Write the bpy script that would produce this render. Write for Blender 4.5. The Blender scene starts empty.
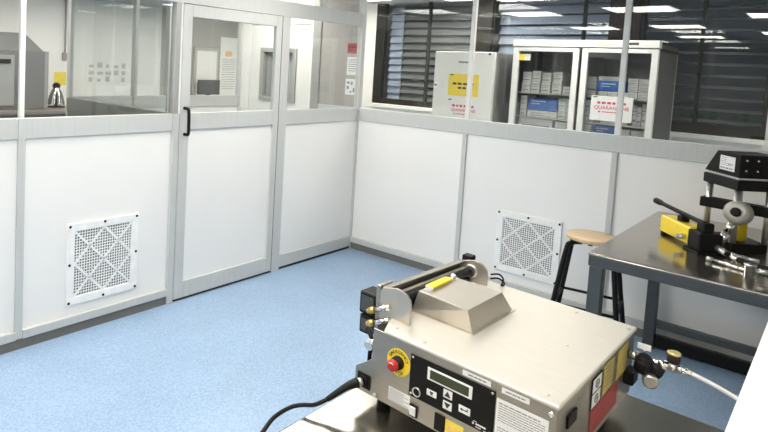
import bpy, bmesh, math, random
from mathutils import Vector, Matrix
random.seed(4)
SC = bpy.context.scene
COL = SC.collection
V = Vector

# ------------------------------------------------------------------ materials
def mat(name, col, rough=.5, metal=0., var=.05, scale=18., bump=0., stretch=None, emit=None, strength=0., coat=0.):
    m = bpy.data.materials.new(name); m.use_nodes = True
    nt = m.node_tree; n = nt.nodes; l = nt.links
    b = n['Principled BSDF']
    b.inputs['Roughness'].default_value = rough; b.inputs['Metallic'].default_value = metal
    b.inputs['Coat Weight'].default_value = coat
    tc = n.new('ShaderNodeTexCoord'); mp = n.new('ShaderNodeMapping'); nz = n.new('ShaderNodeTexNoise')
    if stretch: mp.inputs['Scale'].default_value = stretch
    nz.inputs['Scale'].default_value = scale; nz.inputs['Detail'].default_value = 4
    l.new(tc.outputs['Object'], mp.inputs['Vector']); l.new(mp.outputs['Vector'], nz.inputs['Vector'])
    rp = n.new('ShaderNodeValToRGB')
    rp.color_ramp.elements[0].position = .3; rp.color_ramp.elements[1].position = .7
    rp.color_ramp.elements[0].color = [c*(1-var) for c in col]+[1]
    rp.color_ramp.elements[1].color = [min(1, c*(1+var)) for c in col]+[1]
    l.new(nz.outputs['Fac'], rp.inputs['Fac']); l.new(rp.outputs['Color'], b.inputs['Base Color'])
    if bump:
        bp = n.new('ShaderNodeBump'); bp.inputs['Strength'].default_value = bump; bp.inputs['Distance'].default_value = .002
        l.new(nz.outputs['Fac'], bp.inputs['Height']); l.new(bp.outputs['Normal'], b.inputs['Normal'])
    if emit:
        b.inputs['Emission Color'].default_value = list(emit)+[1]; b.inputs['Emission Strength'].default_value = strength
    return m

def glass_mat(name, tint=(.97, .98, .975), f0=.048, rough=.0):
    m = bpy.data.materials.new(name); m.use_nodes = True
    nt = m.node_tree; n = nt.nodes; l = nt.links; n.clear()
    out = n.new('ShaderNodeOutputMaterial'); mix = n.new('ShaderNodeMixShader')
    tr = n.new('ShaderNodeBsdfTransparent'); tr.inputs['Color'].default_value = list(tint)+[1]
    gl = n.new('ShaderNodeBsdfGlossy'); gl.inputs['Roughness'].default_value = rough
    lw = n.new('ShaderNodeLayerWeight'); lw.inputs['Blend'].default_value = .5
    p = n.new('ShaderNodeMath'); p.operation = 'POWER'; p.inputs[1].default_value = 5
    ml = n.new('ShaderNodeMath'); ml.operation = 'MULTIPLY_ADD'; ml.inputs[1].default_value = 1-f0; ml.inputs[2].default_value = f0
    l.new(lw.outputs['Facing'], p.inputs[0]); l.new(p.outputs[0], ml.inputs[0]); l.new(ml.outputs[0], mix.inputs['Fac'])
    l.new(tr.outputs[0], mix.inputs[1]); l.new(gl.outputs[0], mix.inputs[2]); l.new(mix.outputs[0], out.inputs['Surface'])
    return m

def floor_mat():
    m = mat('blue_vinyl', (.325, .455, .63), .34, 0, .05, 3.0)
    nt = m.node_tree; n = nt.nodes; l = nt.links; b = n['Principled BSDF']
    src = b.inputs['Base Color'].links[0].from_socket
    tc = [x for x in n if x.type == 'TEX_COORD'][0]
    nz = n.new('ShaderNodeTexNoise'); nz.inputs['Scale'].default_value = 95; nz.inputs['Detail'].default_value = 3
    l.new(tc.outputs['Object'], nz.inputs['Vector'])
    rp = n.new('ShaderNodeValToRGB'); rp.color_ramp.elements[0].position = .38; rp.color_ramp.elements[1].position = .62
    rp.color_ramp.elements[0].color = (.80, .83, .88, 1); rp.color_ramp.elements[1].color = (1.07, 1.06, 1.04, 1)
    l.new(nz.outputs['Fac'], rp.inputs['Fac'])
    mx = n.new('ShaderNodeMix'); mx.data_type = 'RGBA'; mx.blend_type = 'MULTIPLY'; mx.inputs['Factor'].default_value = 1
    l.new(src, mx.inputs[6]); l.new(rp.outputs['Color'], mx.inputs[7]); l.new(mx.outputs[2], b.inputs['Base Color'])
    return m

def wood_mat():
    m = mat('birch_ply', (.66, .47, .27), .38, 0, .18, 5, stretch=(2, 22, 2))
    return m

M = dict(
    floor=floor_mat(),
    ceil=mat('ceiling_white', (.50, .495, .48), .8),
    panel=mat('white_wall_panel', (.86, .85, .825), .35, 0, .015, 2),
    wallw=mat('white_paint', (.84, .83, .80), .7, 0, .03, 2),
    beige=mat('beige_paint', (.62, .60, .56), .6, 0, .03, 2),
    grey=mat('grey_paint', (.50, .49, .46), .6, 0, .04, 2),
    alu=mat('anodised_aluminium', (.57, .58, .565), .4, .05, .03, 40, stretch=(1, 1, .1)),
    alud=mat('grey_aluminium_profile', (.40, .40, .38), .45, .3, .04, 30),  # darker grey aluminium parts
    skirt=mat('grey_skirting', (.17, .163, .145), .5, 0, .06, 12),
    gasket=mat('black_gasket', (.02, .02, .022), .6),
    glass=glass_mat('partition_glass'),
    wglass=glass_mat('window_glass', (.92, .94, .95), .025),
    fglass=glass_mat('fridge_door_glass', (.95, .96, .96), .04),
    black=mat('black_plastic', (.006, .006, .006), .5),
    blackm=mat('black_steel', (.010, .009, .009), .4, .1),
    white=mat('white_plastic', (.90, .90, .88), .4),
    enamel=mat('white_enamel', (.80, .80, .77), .3, 0, .02, 3),
    cream=mat('cream_enamel', (.86, .84, .78), .4, 0, .015, 3),
    hole=mat('dark_vent_inside', (.10, .10, .10), .8),
    steel=mat('brushed_stainless', (.36, .335, .295), .38, .85, .06, 30, stretch=(1, 1, 14)),
    steelt=mat('stainless_cover_sheet', (.70, .66, .585), .45, .5, .03, 14, stretch=(1, 9, 1)),
    tablem=mat('stainless_table_top', (.36, .34, .30), .24, .95, .04, 10, stretch=(8, 1, 1)),
    benchm=mat('stainless_bench_top', (.42, .385, .34), .15, .92, .10, 6, stretch=(1, 6, 1)),
    frame=mat('grey_painted_steel', (.075, .082, .085), .4, .3, .06, 20),
    chrome=mat('chrome', (.80, .79, .77), .14, 1., .03, 30),
    satin=mat('satin_steel', (.62, .62, .60), .3, .9, .04, 30),
    brass=mat('brass', (.72, .50, .18), .3, .9, .08, 40),
    gold=mat('brass_coloured_knob', (.62, .54, .24), .35, .6),
    yellow=mat('yellow_plastic', (.90, .66, .03), .42, 0, .04),
    yellowp=mat('yellow_paint', (.90, .68, .02), .3, 0, .04),
    ypaper=mat('yellow_paper', (.84, .66, .08), .6, 0, .04),
    red=mat('red_plastic', (.50, .02, .02), .3),
    redl=mat('red_label', (.34, .035, .035), .5),
    redp=mat('red_paper', (.40, .07, .07), .6),
    pinkink=mat('red_ink', (.62, .05, .12), .6),
    ink=mat('black_ink', (.03, .03, .03), .6),
    greyink=mat('grey_ink', (.22, .22, .23), .6),
    paper=mat('white_paper', (.80, .80, .79), .6, 0, .02, 4),
    orange=mat('orange_paper', (.80, .50, .22), .6),
    lcd=mat('lcd_green', (.045, .06, .03), .2),
    wood=wood_mat(),
    blue=mat('blue_pack', (.012, .13, .50), .35, 0, .12, 30),
    carton=mat('grey_carton', (.62, .62, .60), .6, 0, .10, 24),
    cartond=mat('carton_gap_print', (.24, .25, .24), .6),
    fridgein=mat('fridge_liner', (.5, .5, .48), .5),
    wframe=mat('dark_brown_window_frame', (.014, .013, .010), .6, 0, .1, 6),
    brown=mat('dark_brown_column', (.020, .011, .009), .7, 0, .1, 6),
    slatb=mat('blue_grey_louvre', (.38, .42, .52), .5, 0, .08, 4),
    slatd=mat('dark_louvre', (.21, .21, .205), .45, 0, .15, 4),
    hoodm=mat('hood_sheet_steel', (.53, .49, .425), .33, .75, .04, 24, stretch=(1, 8, 1)),
    grey2=mat('warm_grey_paint', (.40, .385, .36), .7, 0, .03, 2),
    faint=mat('faint_grey_reflection', (.50, .49, .47), .7),
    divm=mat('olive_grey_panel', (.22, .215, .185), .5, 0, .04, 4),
    dull=mat('dull_yellow_label_and_reflection', (.52, .40, .10), .5, 0, .1, 20),
    backw=mat('mid_grey_paint', (.44, .43, .41), .7, 0, .05, 2),
    hubm=mat('cast_grey_metal', (.42, .40, .36), .45, .4, .06, 30),
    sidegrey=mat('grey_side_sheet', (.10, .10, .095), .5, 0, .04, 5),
    lumps=mat('dim_green_mottle', (.03, .16, .12), .8, 0, .4, 9),
    tubec=mat('milky_hose', (.66, .68, .68), .3, 0, .04, 40),
    oven=mat('grey_oven', (.15, .15, .15), .5, 0, .05, 6),
    ovenl=mat('light_grey_hood', (.30, .30, .29), .5, 0, .05, 6),
    btop=mat('brown_grey_worktop', (.20, .17, .145), .35, 0, .1, 4),
    conduit=mat('grey_conduit', (.36, .33, .31), .5),
    screen=mat('dark_screen', (.06, .065, .065), .3),
    lamp=mat('lit_diffuser', (.9, .9, .9), .5, 0, .0, 5, emit=(1, .955, .875), strength=17.),
)

for k in ('black', 'blackm', 'wframe', 'brown', 'gasket'): M[k].node_tree.nodes['Principled BSDF'].inputs['Specular IOR Level'].default_value = .22

# ------------------------------------------------------------------ mesh builder (world coordinates)
class MB:
    def __init__(s): s.b = bmesh.new()
    def hexa(s, p, m=0):
        v = [s.b.verts.new(q) for q in p]
        for f in ((3, 2, 1, 0), (4, 5, 6, 7), (0, 1, 5, 4), (1, 2, 6, 5), (2, 3, 7, 6), (3, 0, 4, 7)):
            s.b.faces.new([v[i] for i in f]).material_index = m
        return s
    def box(s, x0, x1, y0, y1, z0, z1, m=0):
        return s.hexa([(x0, y0, z0), (x1, y0, z0), (x1, y1, z0), (x0, y1, z0), (x0, y0, z1), (x1, y0, z1), (x1, y1, z1), (x0, y1, z1)], m)
    def obox(s, o, ex, ey, ez, a0, a1, b0, b1, c0, c1, m=0):
        o, ex, ey, ez = V(o), V(ex), V(ey), V(ez)
        P = lambda a, b, c: o+ex*a+ey*b+ez*c
        return s.hexa([P(a0, b0, c0), P(a1, b0, c0), P(a1, b1, c0), P(a0, b1, c0), P(a0, b0, c1), P(a1, b0, c1), P(a1, b1, c1), P(a0, b1, c1)], m)
    def prism(s, pts, ext, m=0):
        ext = V(ext); pts = [V(p) for p in pts]
        a = [s.b.verts.new(p) for p in pts]; c = [s.b.verts.new(p+ext) for p in pts]
        n = len(pts)
        fs = [s.b.faces.new(a[::-1]), s.b.faces.new(c)]
        for i in range(n): fs.append(s.b.faces.new((a[i], a[(i+1) % n], c[(i+1) % n], c[i])))
        for f in fs: f.material_index = m
        return s
    def loft(s, rings, m=0, cap=True, smooth=True):
        R = [[s.b.verts.new(p) for p in r] for r in rings]; n = len(R[0])
        for i in range(len(R)-1):
            for j in range(n):
                f = s.b.faces.new((R[i][j], R[i][(j+1) % n], R[i+1][(j+1) % n], R[i+1][j])); f.smooth = smooth; f.material_index = m
        if cap:
            s.b.faces.new(R[0][::-1]).material_index = m; s.b.faces.new(R[-1]).material_index = m
        return s
    def lathe(s, o, ax, prof, n=20, m=0):
        o, ax = V(o), V(ax).normalized()
        u = ax.orthogonal().normalized(); w = ax.cross(u)
        rings = [[o+ax*h+(u*math.cos(2*math.pi*k/n)+w*math.sin(2*math.pi*k/n))*r for k in range(n)] for r, h in prof]
        return s.loft(rings, m)
    def cyl(s, p0, p1, r, r1=None, n=16, m=0):
        p0, p1 = V(p0), V(p1); d = p1-p0
        return s.lathe(p0, d, [(r, 0), (r if r1 is None else r1, d.length)], n, m)
    def tube(s, path, r, n=10, m=0, sub=6):
        P = [V(p) for p in path]
        if sub > 1 and len(P) > 2:
            Q = []
            for i in range(len(P)-1):
                a, b, c, d = P[max(i-1, 0)], P[i], P[i+1], P[min(i+2, len(P)-1)]
                for k in range(sub):
                    t = k/sub
                    Q.append(.5*((2*b)+(c-a)*t+(2*a-5*b+4*c-d)*t*t+(3*b-a-3*c+d)*t**3))
            Q.append(P[-1]); P = Q
        rings = []; u = None
        for i, p in enumerate(P):
            t = (P[min(i+1, len(P)-1)]-P[max(i-1, 0)]).normalized()
            u = t.orthogonal().normalized() if u is None else (u-t*u.dot(t)).normalized()
            w = t.cross(u)
            rr = r(i/(len(P)-1)) if callable(r) else r
            rings.append([p+(u*math.cos(2*math.pi*k/n)+w*math.sin(2*math.pi*k/n))*rr for k in range(n)])
        return s.loft(rings, m)
    def sphere(s, c, r, n=14, m=0, sq=(1, 1, 1)):
        c = V(c); rings = []
        for i in range(1, n):
            a = math.pi*i/n
            rings.append([c+V((math.sin(a)*math.cos(2*math.pi*k/n)*r*sq[0], math.sin(a)*math.sin(2*math.pi*k/n)*r*sq[1], -math.cos(a)*r*sq[2])) for k in range(n)])
        return s.loft(rings, m)
    def build(s, name, material, parent=None, bevel=0., seg=2, loc=None):
        bmesh.ops.recalc_face_normals(s.b, faces=s.b.faces)
        base = V((0, 0, 0))
        if parent is not None:
            p = parent
            while p is not None: base += p.location; p = p.parent
            o_loc = V((0, 0, 0))
        else:
            if loc is None:
                vs = [v.co for v in s.b.verts]
                loc = ((min(v.x for v in vs)+max(v.x for v in vs))/2, (min(v.y for v in vs)+max(v.y for v in vs))/2, min(v.z for v in vs))
            base = V(loc); o_loc = V(loc)
        bmesh.ops.translate(s.b, verts=s.b.verts, vec=-base)
        me = bpy.data.meshes.new(name); s.b.to_mesh(me); s.b.free()
        for mm in (material if isinstance(material, (list, tuple)) else [material]): me.materials.append(M[mm])
        o = bpy.data.objects.new(name, me); COL.objects.link(o)
        o.location = o_loc
        if parent is not None: o.parent = parent
        if bevel:
            b = o.modifiers.new('bevel', 'BEVEL'); b.width = bevel; b.segments = seg; b.limit_method = 'ANGLE'; b.angle_limit = math.radians(40)
        return o

def tag(o, label=None, cat=None, group=None, kind=None):
    if label: o['label'] = label
    if cat: o['category'] = cat
    if group: o['group'] = group
    if kind: o['kind'] = kind
    return o
def thing(name, loc, label, cat, group=None):
    o = bpy.data.objects.new(name, None); COL.objects.link(o); o.location = loc; o.empty_display_size = .1
    return tag(o, label, cat, group)
def struct(name, loc=(0, 0, 0)):
    o = bpy.data.objects.new(name, None); COL.objects.link(o); o.location = loc; o['kind'] = 'structure'; o.empty_display_size = .1
    return o
def dup(root, dv, label, group=None):
    def rec(o, par):
        c = o.copy(); COL.objects.link(c); c.parent = par
        for ch in o.children: rec(ch, c)
        return c
    r = rec(root, None); r.location = root.location+V(dv)
    if label: r['label'] = label
    if group: r['group'] = group
    return r

def glyphs(mb, s, size, o, ex, ez, align='CENTER', m=0):
    """lettering: adds the outline mesh of a string to mb; o = baseline centre"""
    cu = bpy.data.curves.new('t', 'FONT'); cu.body = s; cu.size = size; cu.align_x = align; cu.resolution_u = 3; cu.offset = size*.018
    ob = bpy.data.objects.new('t', cu); COL.objects.link(ob)
    dg = bpy.context.evaluated_depsgraph_get(); dg.update()
    me = ob.evaluated_get(dg).to_mesh()
    o, ex, ez = V(o), V(ex), V(ez)
    vs = [mb.b.verts.new(o+ex*v.co.x+ez*v.co.y) for v in me.vertices]
    for p in me.polygons:
        try: mb.b.faces.new([vs[i] for i in p.vertices]).material_index = m
        except ValueError: pass
    ob.evaluated_get(dg).to_mesh_clear(); bpy.data.objects.remove(ob); bpy.data.curves.remove(cu)
    return mb

def flat(mb, o, ex, ez, rects, m=0):
    """thin printed bars (a,b,width,height) in the plane o,ex,ez"""
    o, ex, ez = V(o), V(ex), V(ez)
    for a, b, w, h in rects:
        f = mb.b.faces.new([mb.b.verts.new(o+ex*x+ez*z) for x, z in ((a, b), (a+w, b), (a+w, b+h), (a, b+h))]); f.material_index = m
    return mb
def wordbars(x0, x1, z, h, seed, wmin=.008, wmax=.02, gap=.3):
    r = random.Random(seed); out = []; x = x0
    while x < x1-wmin*.5:
        w = min(r.uniform(wmin, wmax), x1-x); out.append((x, z, w, h)); x += w+h*gap*2
    return out

X = V((1, 0, 0)); Y = V((0, 1, 0)); Z = V((0, 0, 1))
CEIL = 2.42
ZR0, ZR1 = 1.1755, 1.289          # mid rail
ZH0, ZH1 = 2.017, 2.133           # header

# ------------------------------------------------------------------ shell
o = MB().box(-4.7, 5.0, -9.2, 3.2, -.06, 0).build('floor', 'floor'); tag(o, kind='structure')
o = MB().box(-4.7, 5.0, -9.2, 3.2, CEIL, CEIL+.06).build('ceiling', 'ceil'); tag(o, kind='structure')
o = MB().box(4.6, 4.7, -9.1, -.06, 0, CEIL).build('wall_right', 'beige'); tag(o, kind='structure')
o = MB().box(-4.6, 4.7, -9.2, -9.1, 0, CEIL).build('wall_front', 'backw'); tag(o, kind='structure')
o = MB().box(-4.6, -4.5, 1.0, 3.1, 0, CEIL).build('wall_far_right', 'grey2'); tag(o, kind='structure')
o = MB().box(-4.6, -4.5, -9.1, 1.0, 0, CEIL).build('wall_far', 'wallw'); tag(o, kind='structure')
o = MB().box(-4.6, -1.6, 3.1, 3.2, 0, CEIL).build('wall_far_end', 'grey'); tag(o, kind='structure')

# ---- left partition (plane x = 0), from the front to the back corner
wl = struct('wall_left')
def post_y(y0, y1, z0=0., z1=CEIL, x0=-.05, x1=.006, m='alu', par=None):
    return MB().box(x0, x1, y0, y1, z0, z1).build('post', m, par or wl, .003)
posts = [(-9.06, -9.02), (-8.1, -8.06), (-7.1, -7.06), (-6.08, -6.04), (-5.07, -5.03), (-4.06, -4.02), (-3.064, -3.024)]
for a, b in posts:
    post_y(a, b, .0605, ZR1); post_y(a+.006, b-.006, ZR1+.0005, CEIL, x0=-.030, x1=-.004, m='enamel')
post_y(-2.052, -2.0, 0, ZR1)
post_y(-2.052, -2.012, ZR1, ZH0, m='alud')
MB().box(-.03, .008, -2.0115, -2.0, ZR1, ZH0).build('door_jamb', 'enamel', wl, .002)
post_y(-1.046, -.958, 0, ZH0)
edges = [(posts[i][1], posts[i+1][0]) for i in range(len(posts)-1)]+[(-3.024, -2.052)]
for a, b in edges:
    MB().box(-.04, 0, a, b, ZR0, ZR1).build('rail', 'alu', wl, .003)
    MB().box(-.035, -.012, a, b, .108, ZR0).build('panel', 'panel', wl)
    MB().box(-.026, -.020, a, b, ZR1, ZH0).build('glass_pane', 'glass', wl)
    MB().box(-.04, .014, a, b, .06, .108).build('rail', 'alu', wl, .002)
MB().box(-.04, 0, -9.02, -.010, ZH0, ZH1).build('header', 'alu', wl, .003)
for a, b in [(-9.02, -5.07), (-5.03, -3.064), (-3.024, -.56), (-.53, -.010)]:
    MB().box(-.026, -.020, a, b, ZH1, CEIL).build('glass_pane', 'glass', wl)
post_y(-.56, -.53, ZH1, CEIL)
# fixed bay between the door and the corner
MB().box(-.04, 0, -.958, -.010, ZR0, ZR1).build('rail', 'alu', wl, .003)
MB().box(-.035, -.012, -.958, -.010, .116, ZR0).build('panel', 'panel', wl)
MB().box(-.026, -.020, -.958, -.010, ZR1, ZH0).build('glass_pane', 'glass', wl)
MB().box(-.04, 0, -.958, -.010, .02, .116).build('rail', 'alu', wl, .003)
MB().box(-.03, -.006, -.958, -.010, 0, .02).build('gasket', 'gasket', wl)
o = MB().box(-.04, .0, -9.02, -2.052, 0, .06).build('baseboard_left', 'skirt'); tag(o, kind='structure')

# ---- sliding door
d = struct('door_1', (0, -1.55, 0))
dx0, dx1 = -.028, .010
MB().box(dx0, dx1, -1.996, -1.922, .018, 2.012).build('stile', 'alu', d, .003)
MB().box(dx0, dx1, -1.112, -1.056, .018, 2.012).build('stile', 'alu', d, .003)
MB().box(dx0, dx1, -1.922, -1.112, 1.932, 2.012).build('rail', 'alu', d, .003)
MB().box(dx0, dx1, -1.922, -1.112, 1.178, 1.291).build('rail', 'alu', d, .003)
MB().box(dx0, dx1, -1.922, -1.112, .018, .133).build('rail', 'alu', d, .003)
MB().box(-.018, -.004, -1.922, -1.112, .133, 1.178).build('panel', 'panel', d)
MB().box(-.012, -.006, -1.922, -1.112, 1.291, 1.932).build('glass_pane', 'glass', d)
MB().box(-.02, .002, -1.996, -1.056, .004, .018).build('bottom_seal', 'gasket', d)
MB().box(-.02, .004, -1.056, -1.046, .02, 2.012).build('edge_seal', 'gasket', d)
h = MB()
h.tube([(.010, -1.965, 1.325), (.045, -1.965, 1.322), (.056, -1.962, 1.30), (.056, -1.958, 1.175), (.045, -1.958, 1.152), (.010, -1.958, 1.149)], .011, 12)
tag(h.build('door_handle', 'black', d), 'black D-shaped pull handle')

# ---- back partition (plane y = 0)
wb = struct('wall_back')
bp = [0.0, 1.0347, 2.0933, 3.15, 4.2]
MB().box(-.05, .002, -.010, .04, 0, CEIL).build('post', 'alu', wb, .002)
for x in bp[1:]:
    MB().box(x-.018, x+.018, -.006, .05, .0605, ZR0).build('post', 'alu', wb, .003)
    MB().box(x-.017, x+.017, .004, .034, ZR1, CEIL).build('post', 'enamel', wb, .003)
ends = bp+[4.6]
for i in range(5):
    a, b = ends[i]+(.002 if i == 0 else .018), ends[i+1]-(.018 if i < 4 else 0)
    MB().box(a, b, .012, .035, .108, ZR0).build('panel', 'panel', wb)
    MB().box(a+.006, b-.006, .024, .030, ZR1, CEIL).build('glass_pane', 'glass', wb)
    MB().box(a, b, -.014, .04, .06, .108).build('rail', 'alu', wb, .002)
MB().box(.002, 4.6, 0, .045, ZR0, ZR1).build('rail', 'alu', wb, .003)
o = MB().box(0., 4.6, 0, .04, 0, .06).build('baseboard_back', 'skirt'); tag(o, kind='structure')

# ---- airlock behind the door: divider, far partition, end wall with a white door
wd = struct('wall_divider')
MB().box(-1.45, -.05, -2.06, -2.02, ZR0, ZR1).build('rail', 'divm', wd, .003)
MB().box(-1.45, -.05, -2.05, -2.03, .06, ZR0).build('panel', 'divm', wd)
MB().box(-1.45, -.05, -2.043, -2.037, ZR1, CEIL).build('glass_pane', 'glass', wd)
wa = struct('wall_airlock')
for a, b in ((-1.968, -1.938), (-1.335, -1.30), (-.96, -.93), (-.02, .10)):
    MB().box(-1.64, -1.58, a, b, 0, CEIL).build('post', 'alu', wa, .003)
for a, b in ((-1.938, -1.335), (-1.30, -.96), (-.93, -.02)):
    MB().box(-1.63, -1.59, a, b, ZR0, ZR1).build('rail', 'alu', wa, .003)
    MB().box(-1.62, -1.60, a, b, .06, ZR0).build('panel', 'panel', wa)
    MB().box(-1.613, -1.607, a, b, ZR1, CEIL).build('glass_pane', 'glass', wa)
wc = struct('wall_airlock_end')
MB().box(-1.58, -1.45, 0, .05, 0, CEIL).build('panel', 'panel', wc)
MB().box(-1.45, -.60, 0, .05, 2.05, CEIL).build('panel', 'panel', wc)
MB().box(-.60, -.575, -.01, .05, 0, CEIL).build('post', 'panel', wc, .002)
MB().box(-.575, -.475, -.012, .05, 0, CEIL).build('post', 'alud', wc, .003)
MB().box(-.475, -.05, .0, .05, ZR1, CEIL).build('panel', 'grey2', wc)
MB().box(-.475, -.05, -.006, .05, ZR0, ZR1).build('rail', 'alu', wc, .003)
MB().box(-.475, -.05, .0, .05, 0, ZR0).build('panel', 'panel', wc)
d2 = struct('door_2', (-1.03, .02, 0))
b = MB()
for a0, a1, z0, z1 in ((-1.445, -1.276, .01, 2.04), (-.79, -.605, .01, 2.04), (-1.276, -.79, .01, 1.28), (-1.276, -.79, 1.80, 2.04)):
    b.box(a0, a1, .004, .045, z0, z1)
b.build('door_leaf', 'enamel', d2)
b = MB()
for a0, a1, z0, z1 in ((-1.285, -1.235, 1.27, 1.81), (-.83, -.78, 1.27, 1.81), (-1.235, -.83, 1.27, 1.315), (-1.235, -.83, 1.765, 1.81)):
    b.box(a0, a1, -.012, .05, z0, z1)
b.build('window_frame', 'alud', d2, .003)
MB().box(-1.235, -.83, .02, .026, 1.315, 1.765).build('glass_pane', 'wglass', d2)
MB().box(-1.235, -.83, .042, .05, 1.315, 1.765).build('blind', 'grey', d2)
# corridor partition behind the airlock end (keeps the back room and the corridor apart)
o = MB().box(-1.64, -1.58, .10, 3.1, 0, CEIL).build('wall_corridor_end', 'beige'); tag(o, kind='structure')

# ---- corridor wall with the dark exterior windows (plane y = 1.6)
WY = 1.6
wo = struct('wall_outer')
MB().box(-1.58, 5.0, WY, WY+.12, 0, 1.24).build('panel', 'wallw', wo)
MB().box(-1.58, -.975, WY, WY+.12, 1.24, CEIL).build('panel', 'wallw', wo)
MB().box(2.72, 5.0, WY, WY+.12, 1.24, CEIL).build('panel', 'beige', wo)
MB().box(.285, .465, WY-.03, WY+.12, 1.24, CEIL).build('column', 'wframe', wo)
MB().box(1.575, 1.80, WY-.03, WY+.12, 1.24, CEIL).build('column', 'brown', wo)
MB().box(-.975, 2.72, WY-.045, WY, 1.20, 1.24).build('sill', 'wallw', wo, .004)
def window(n, x0, x1, lw, bw, blinds, mull=None):
    w = struct('window_%d' % n, ((x0+x1)/2, WY, 1.24))
    z0, z1 = 1.24, CEIL
    b = MB()
    b.box(x0, x0+lw, WY+.0, WY+.07, z0, z1); b.box(x1-.03, x1, WY, WY+.07, z0, z1); b.box(x0+lw, x1-.03, WY, WY+.07, z0, z0+bw)
    if mull: b.box(mull-.012, mull+.012, WY+.01, WY+.06, z0+bw, z1)
    b.build('window_frame', 'wframe', w, .003)
    MB().box(x0+lw, x1-.03, WY+.030, WY+.036, z0+bw, z1).build('glass_pane', 'wglass', w)
    for bx0, bx1, mm, pitch, wid, tilt in blinds:
        b = MB(); z = z0+bw+.02
        while z < z1:
            c, s_ = math.cos(tilt)*wid/2, math.sin(tilt)*wid/2
            yc = WY+.15
            b.prism([(bx0, yc-c, z-s_), (bx0, yc+c, z+s_), (bx0, yc+c, z+s_+.004), (bx0, yc-c, z-s_+.004)], (bx1-bx0, 0, 0))
            z += pitch
        b.build('louvre_blind', mm, w)
window(1, -.975, .285, .115, .065, [(-.86, -.69, 'slatb', .085, .088, 1.15), (-.68, .26, 'slatd', .085, .085, .75)], -.28)
window(2, .465, 1.575, .02, .05, [(.48, 1.56, 'slatb', .10, .10, 1.0)], 1.33)
window(3, 1.80, 2.72, .03, .085, [(1.82, 2.70, 'slatd', .095, .06, .35)], 2.25)
o = MB()
o.sphere((2.3, 2.2, .1), .1, 7)
for i in range(110):
    o.sphere((random.uniform(1.7, 2.9), random.uniform(2.05, 2.3), random.uniform(.06, 1.36)), random.uniform(.08, .15), 7)
tag(o.build('lumps', 'lumps'), 'dim green hedge outside the right-hand louvred window', 'lumps')  # overlapping dull green spheres behind the lower part of the window

# ------------------------------------------------------------------ ceiling lights
def ceiling_light(x, y, label, group='square ceiling light panels'):
    t = thing('ceiling_light', (x, y, CEIL-.025), label, 'ceiling light', group)
    MB().box(x-.285, x+.285, y-.285, y+.285, CEIL-.022, CEIL-.012).build('diffuser', 'lamp', t)
    b = MB()
    for a0, a1, b0, b1 in ((-.30, -.285, -.3, .3), (.285, .30, -.3, .3), (-.285, .285, -.3, -.285), (-.285, .285, .285, .3)):
        b.box(x+a0, x+a1, y+b0, y+b1, CEIL-.025, CEIL)
    b.build('frame', 'white', t)
    return t
L0 = ceiling_light(1.5, -2.7, 'square ceiling light in the cleanroom seen mirrored above the glass-door fridge')
lights = [((1.42, -5.0), 'ceiling light over the cleanroom behind the viewpoint, second mirrored panel'),
          ((1.35, -7.1), 'ceiling light far behind the viewpoint, small mirrored panel above the fridge'),
          ((2.60, -3.6), 'ceiling light over the table with the sealing machine'),
          ((2.48, -6.2), 'ceiling light behind the table with the sealing machine'),
          ((.80, -1.35), 'ceiling light over the floor corner beside the sliding door'),
          ((.30, -2.95), 'ceiling light beside the left partition and its wall vent'),
          ((.35, -5.2), 'ceiling light along the left partition behind the viewpoint'),
          ((3.70, -5.0), 'ceiling light near the right wall behind the viewpoint'),
          ((.35, 1.12), 'corridor ceiling light above the white freezer'),
          ((3.55, .8), 'corridor ceiling light beyond the right end of the louvred windows'),
          ((-.75, .85), 'corridor ceiling light above the left louvred window'),
          ((-.85, -.55), 'airlock ceiling light in front of the white door'),
          ((-3.0, -1.2), 'back room ceiling light in front of the grey oven'),
          ((-3.0, 1.4), 'back room ceiling light in front of the dark monitor'),
          ((-3.0, -4.2), 'back room ceiling light at the far left'),
          ((-3.0, 0.1), 'added back room fill panel in front of the painted paper reflection'),  # this and the next three are unseen panels added to brighten the back room
          ((-2.2, -2.6), 'added back room fill panel next to the divider end post'),
          ((-3.7, -2.4), 'added back room fill panel over the brown-grey worktop'),
          ((-3.0, 2.5), 'added back room fill panel near the tall white paper strip'),
          ((1.55, .55), 'corridor ceiling light in front of the glass-door fridge')]
for (x, y), lab in lights:
    dup(L0, (x-1.5, y+2.7, 0), lab)

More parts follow.
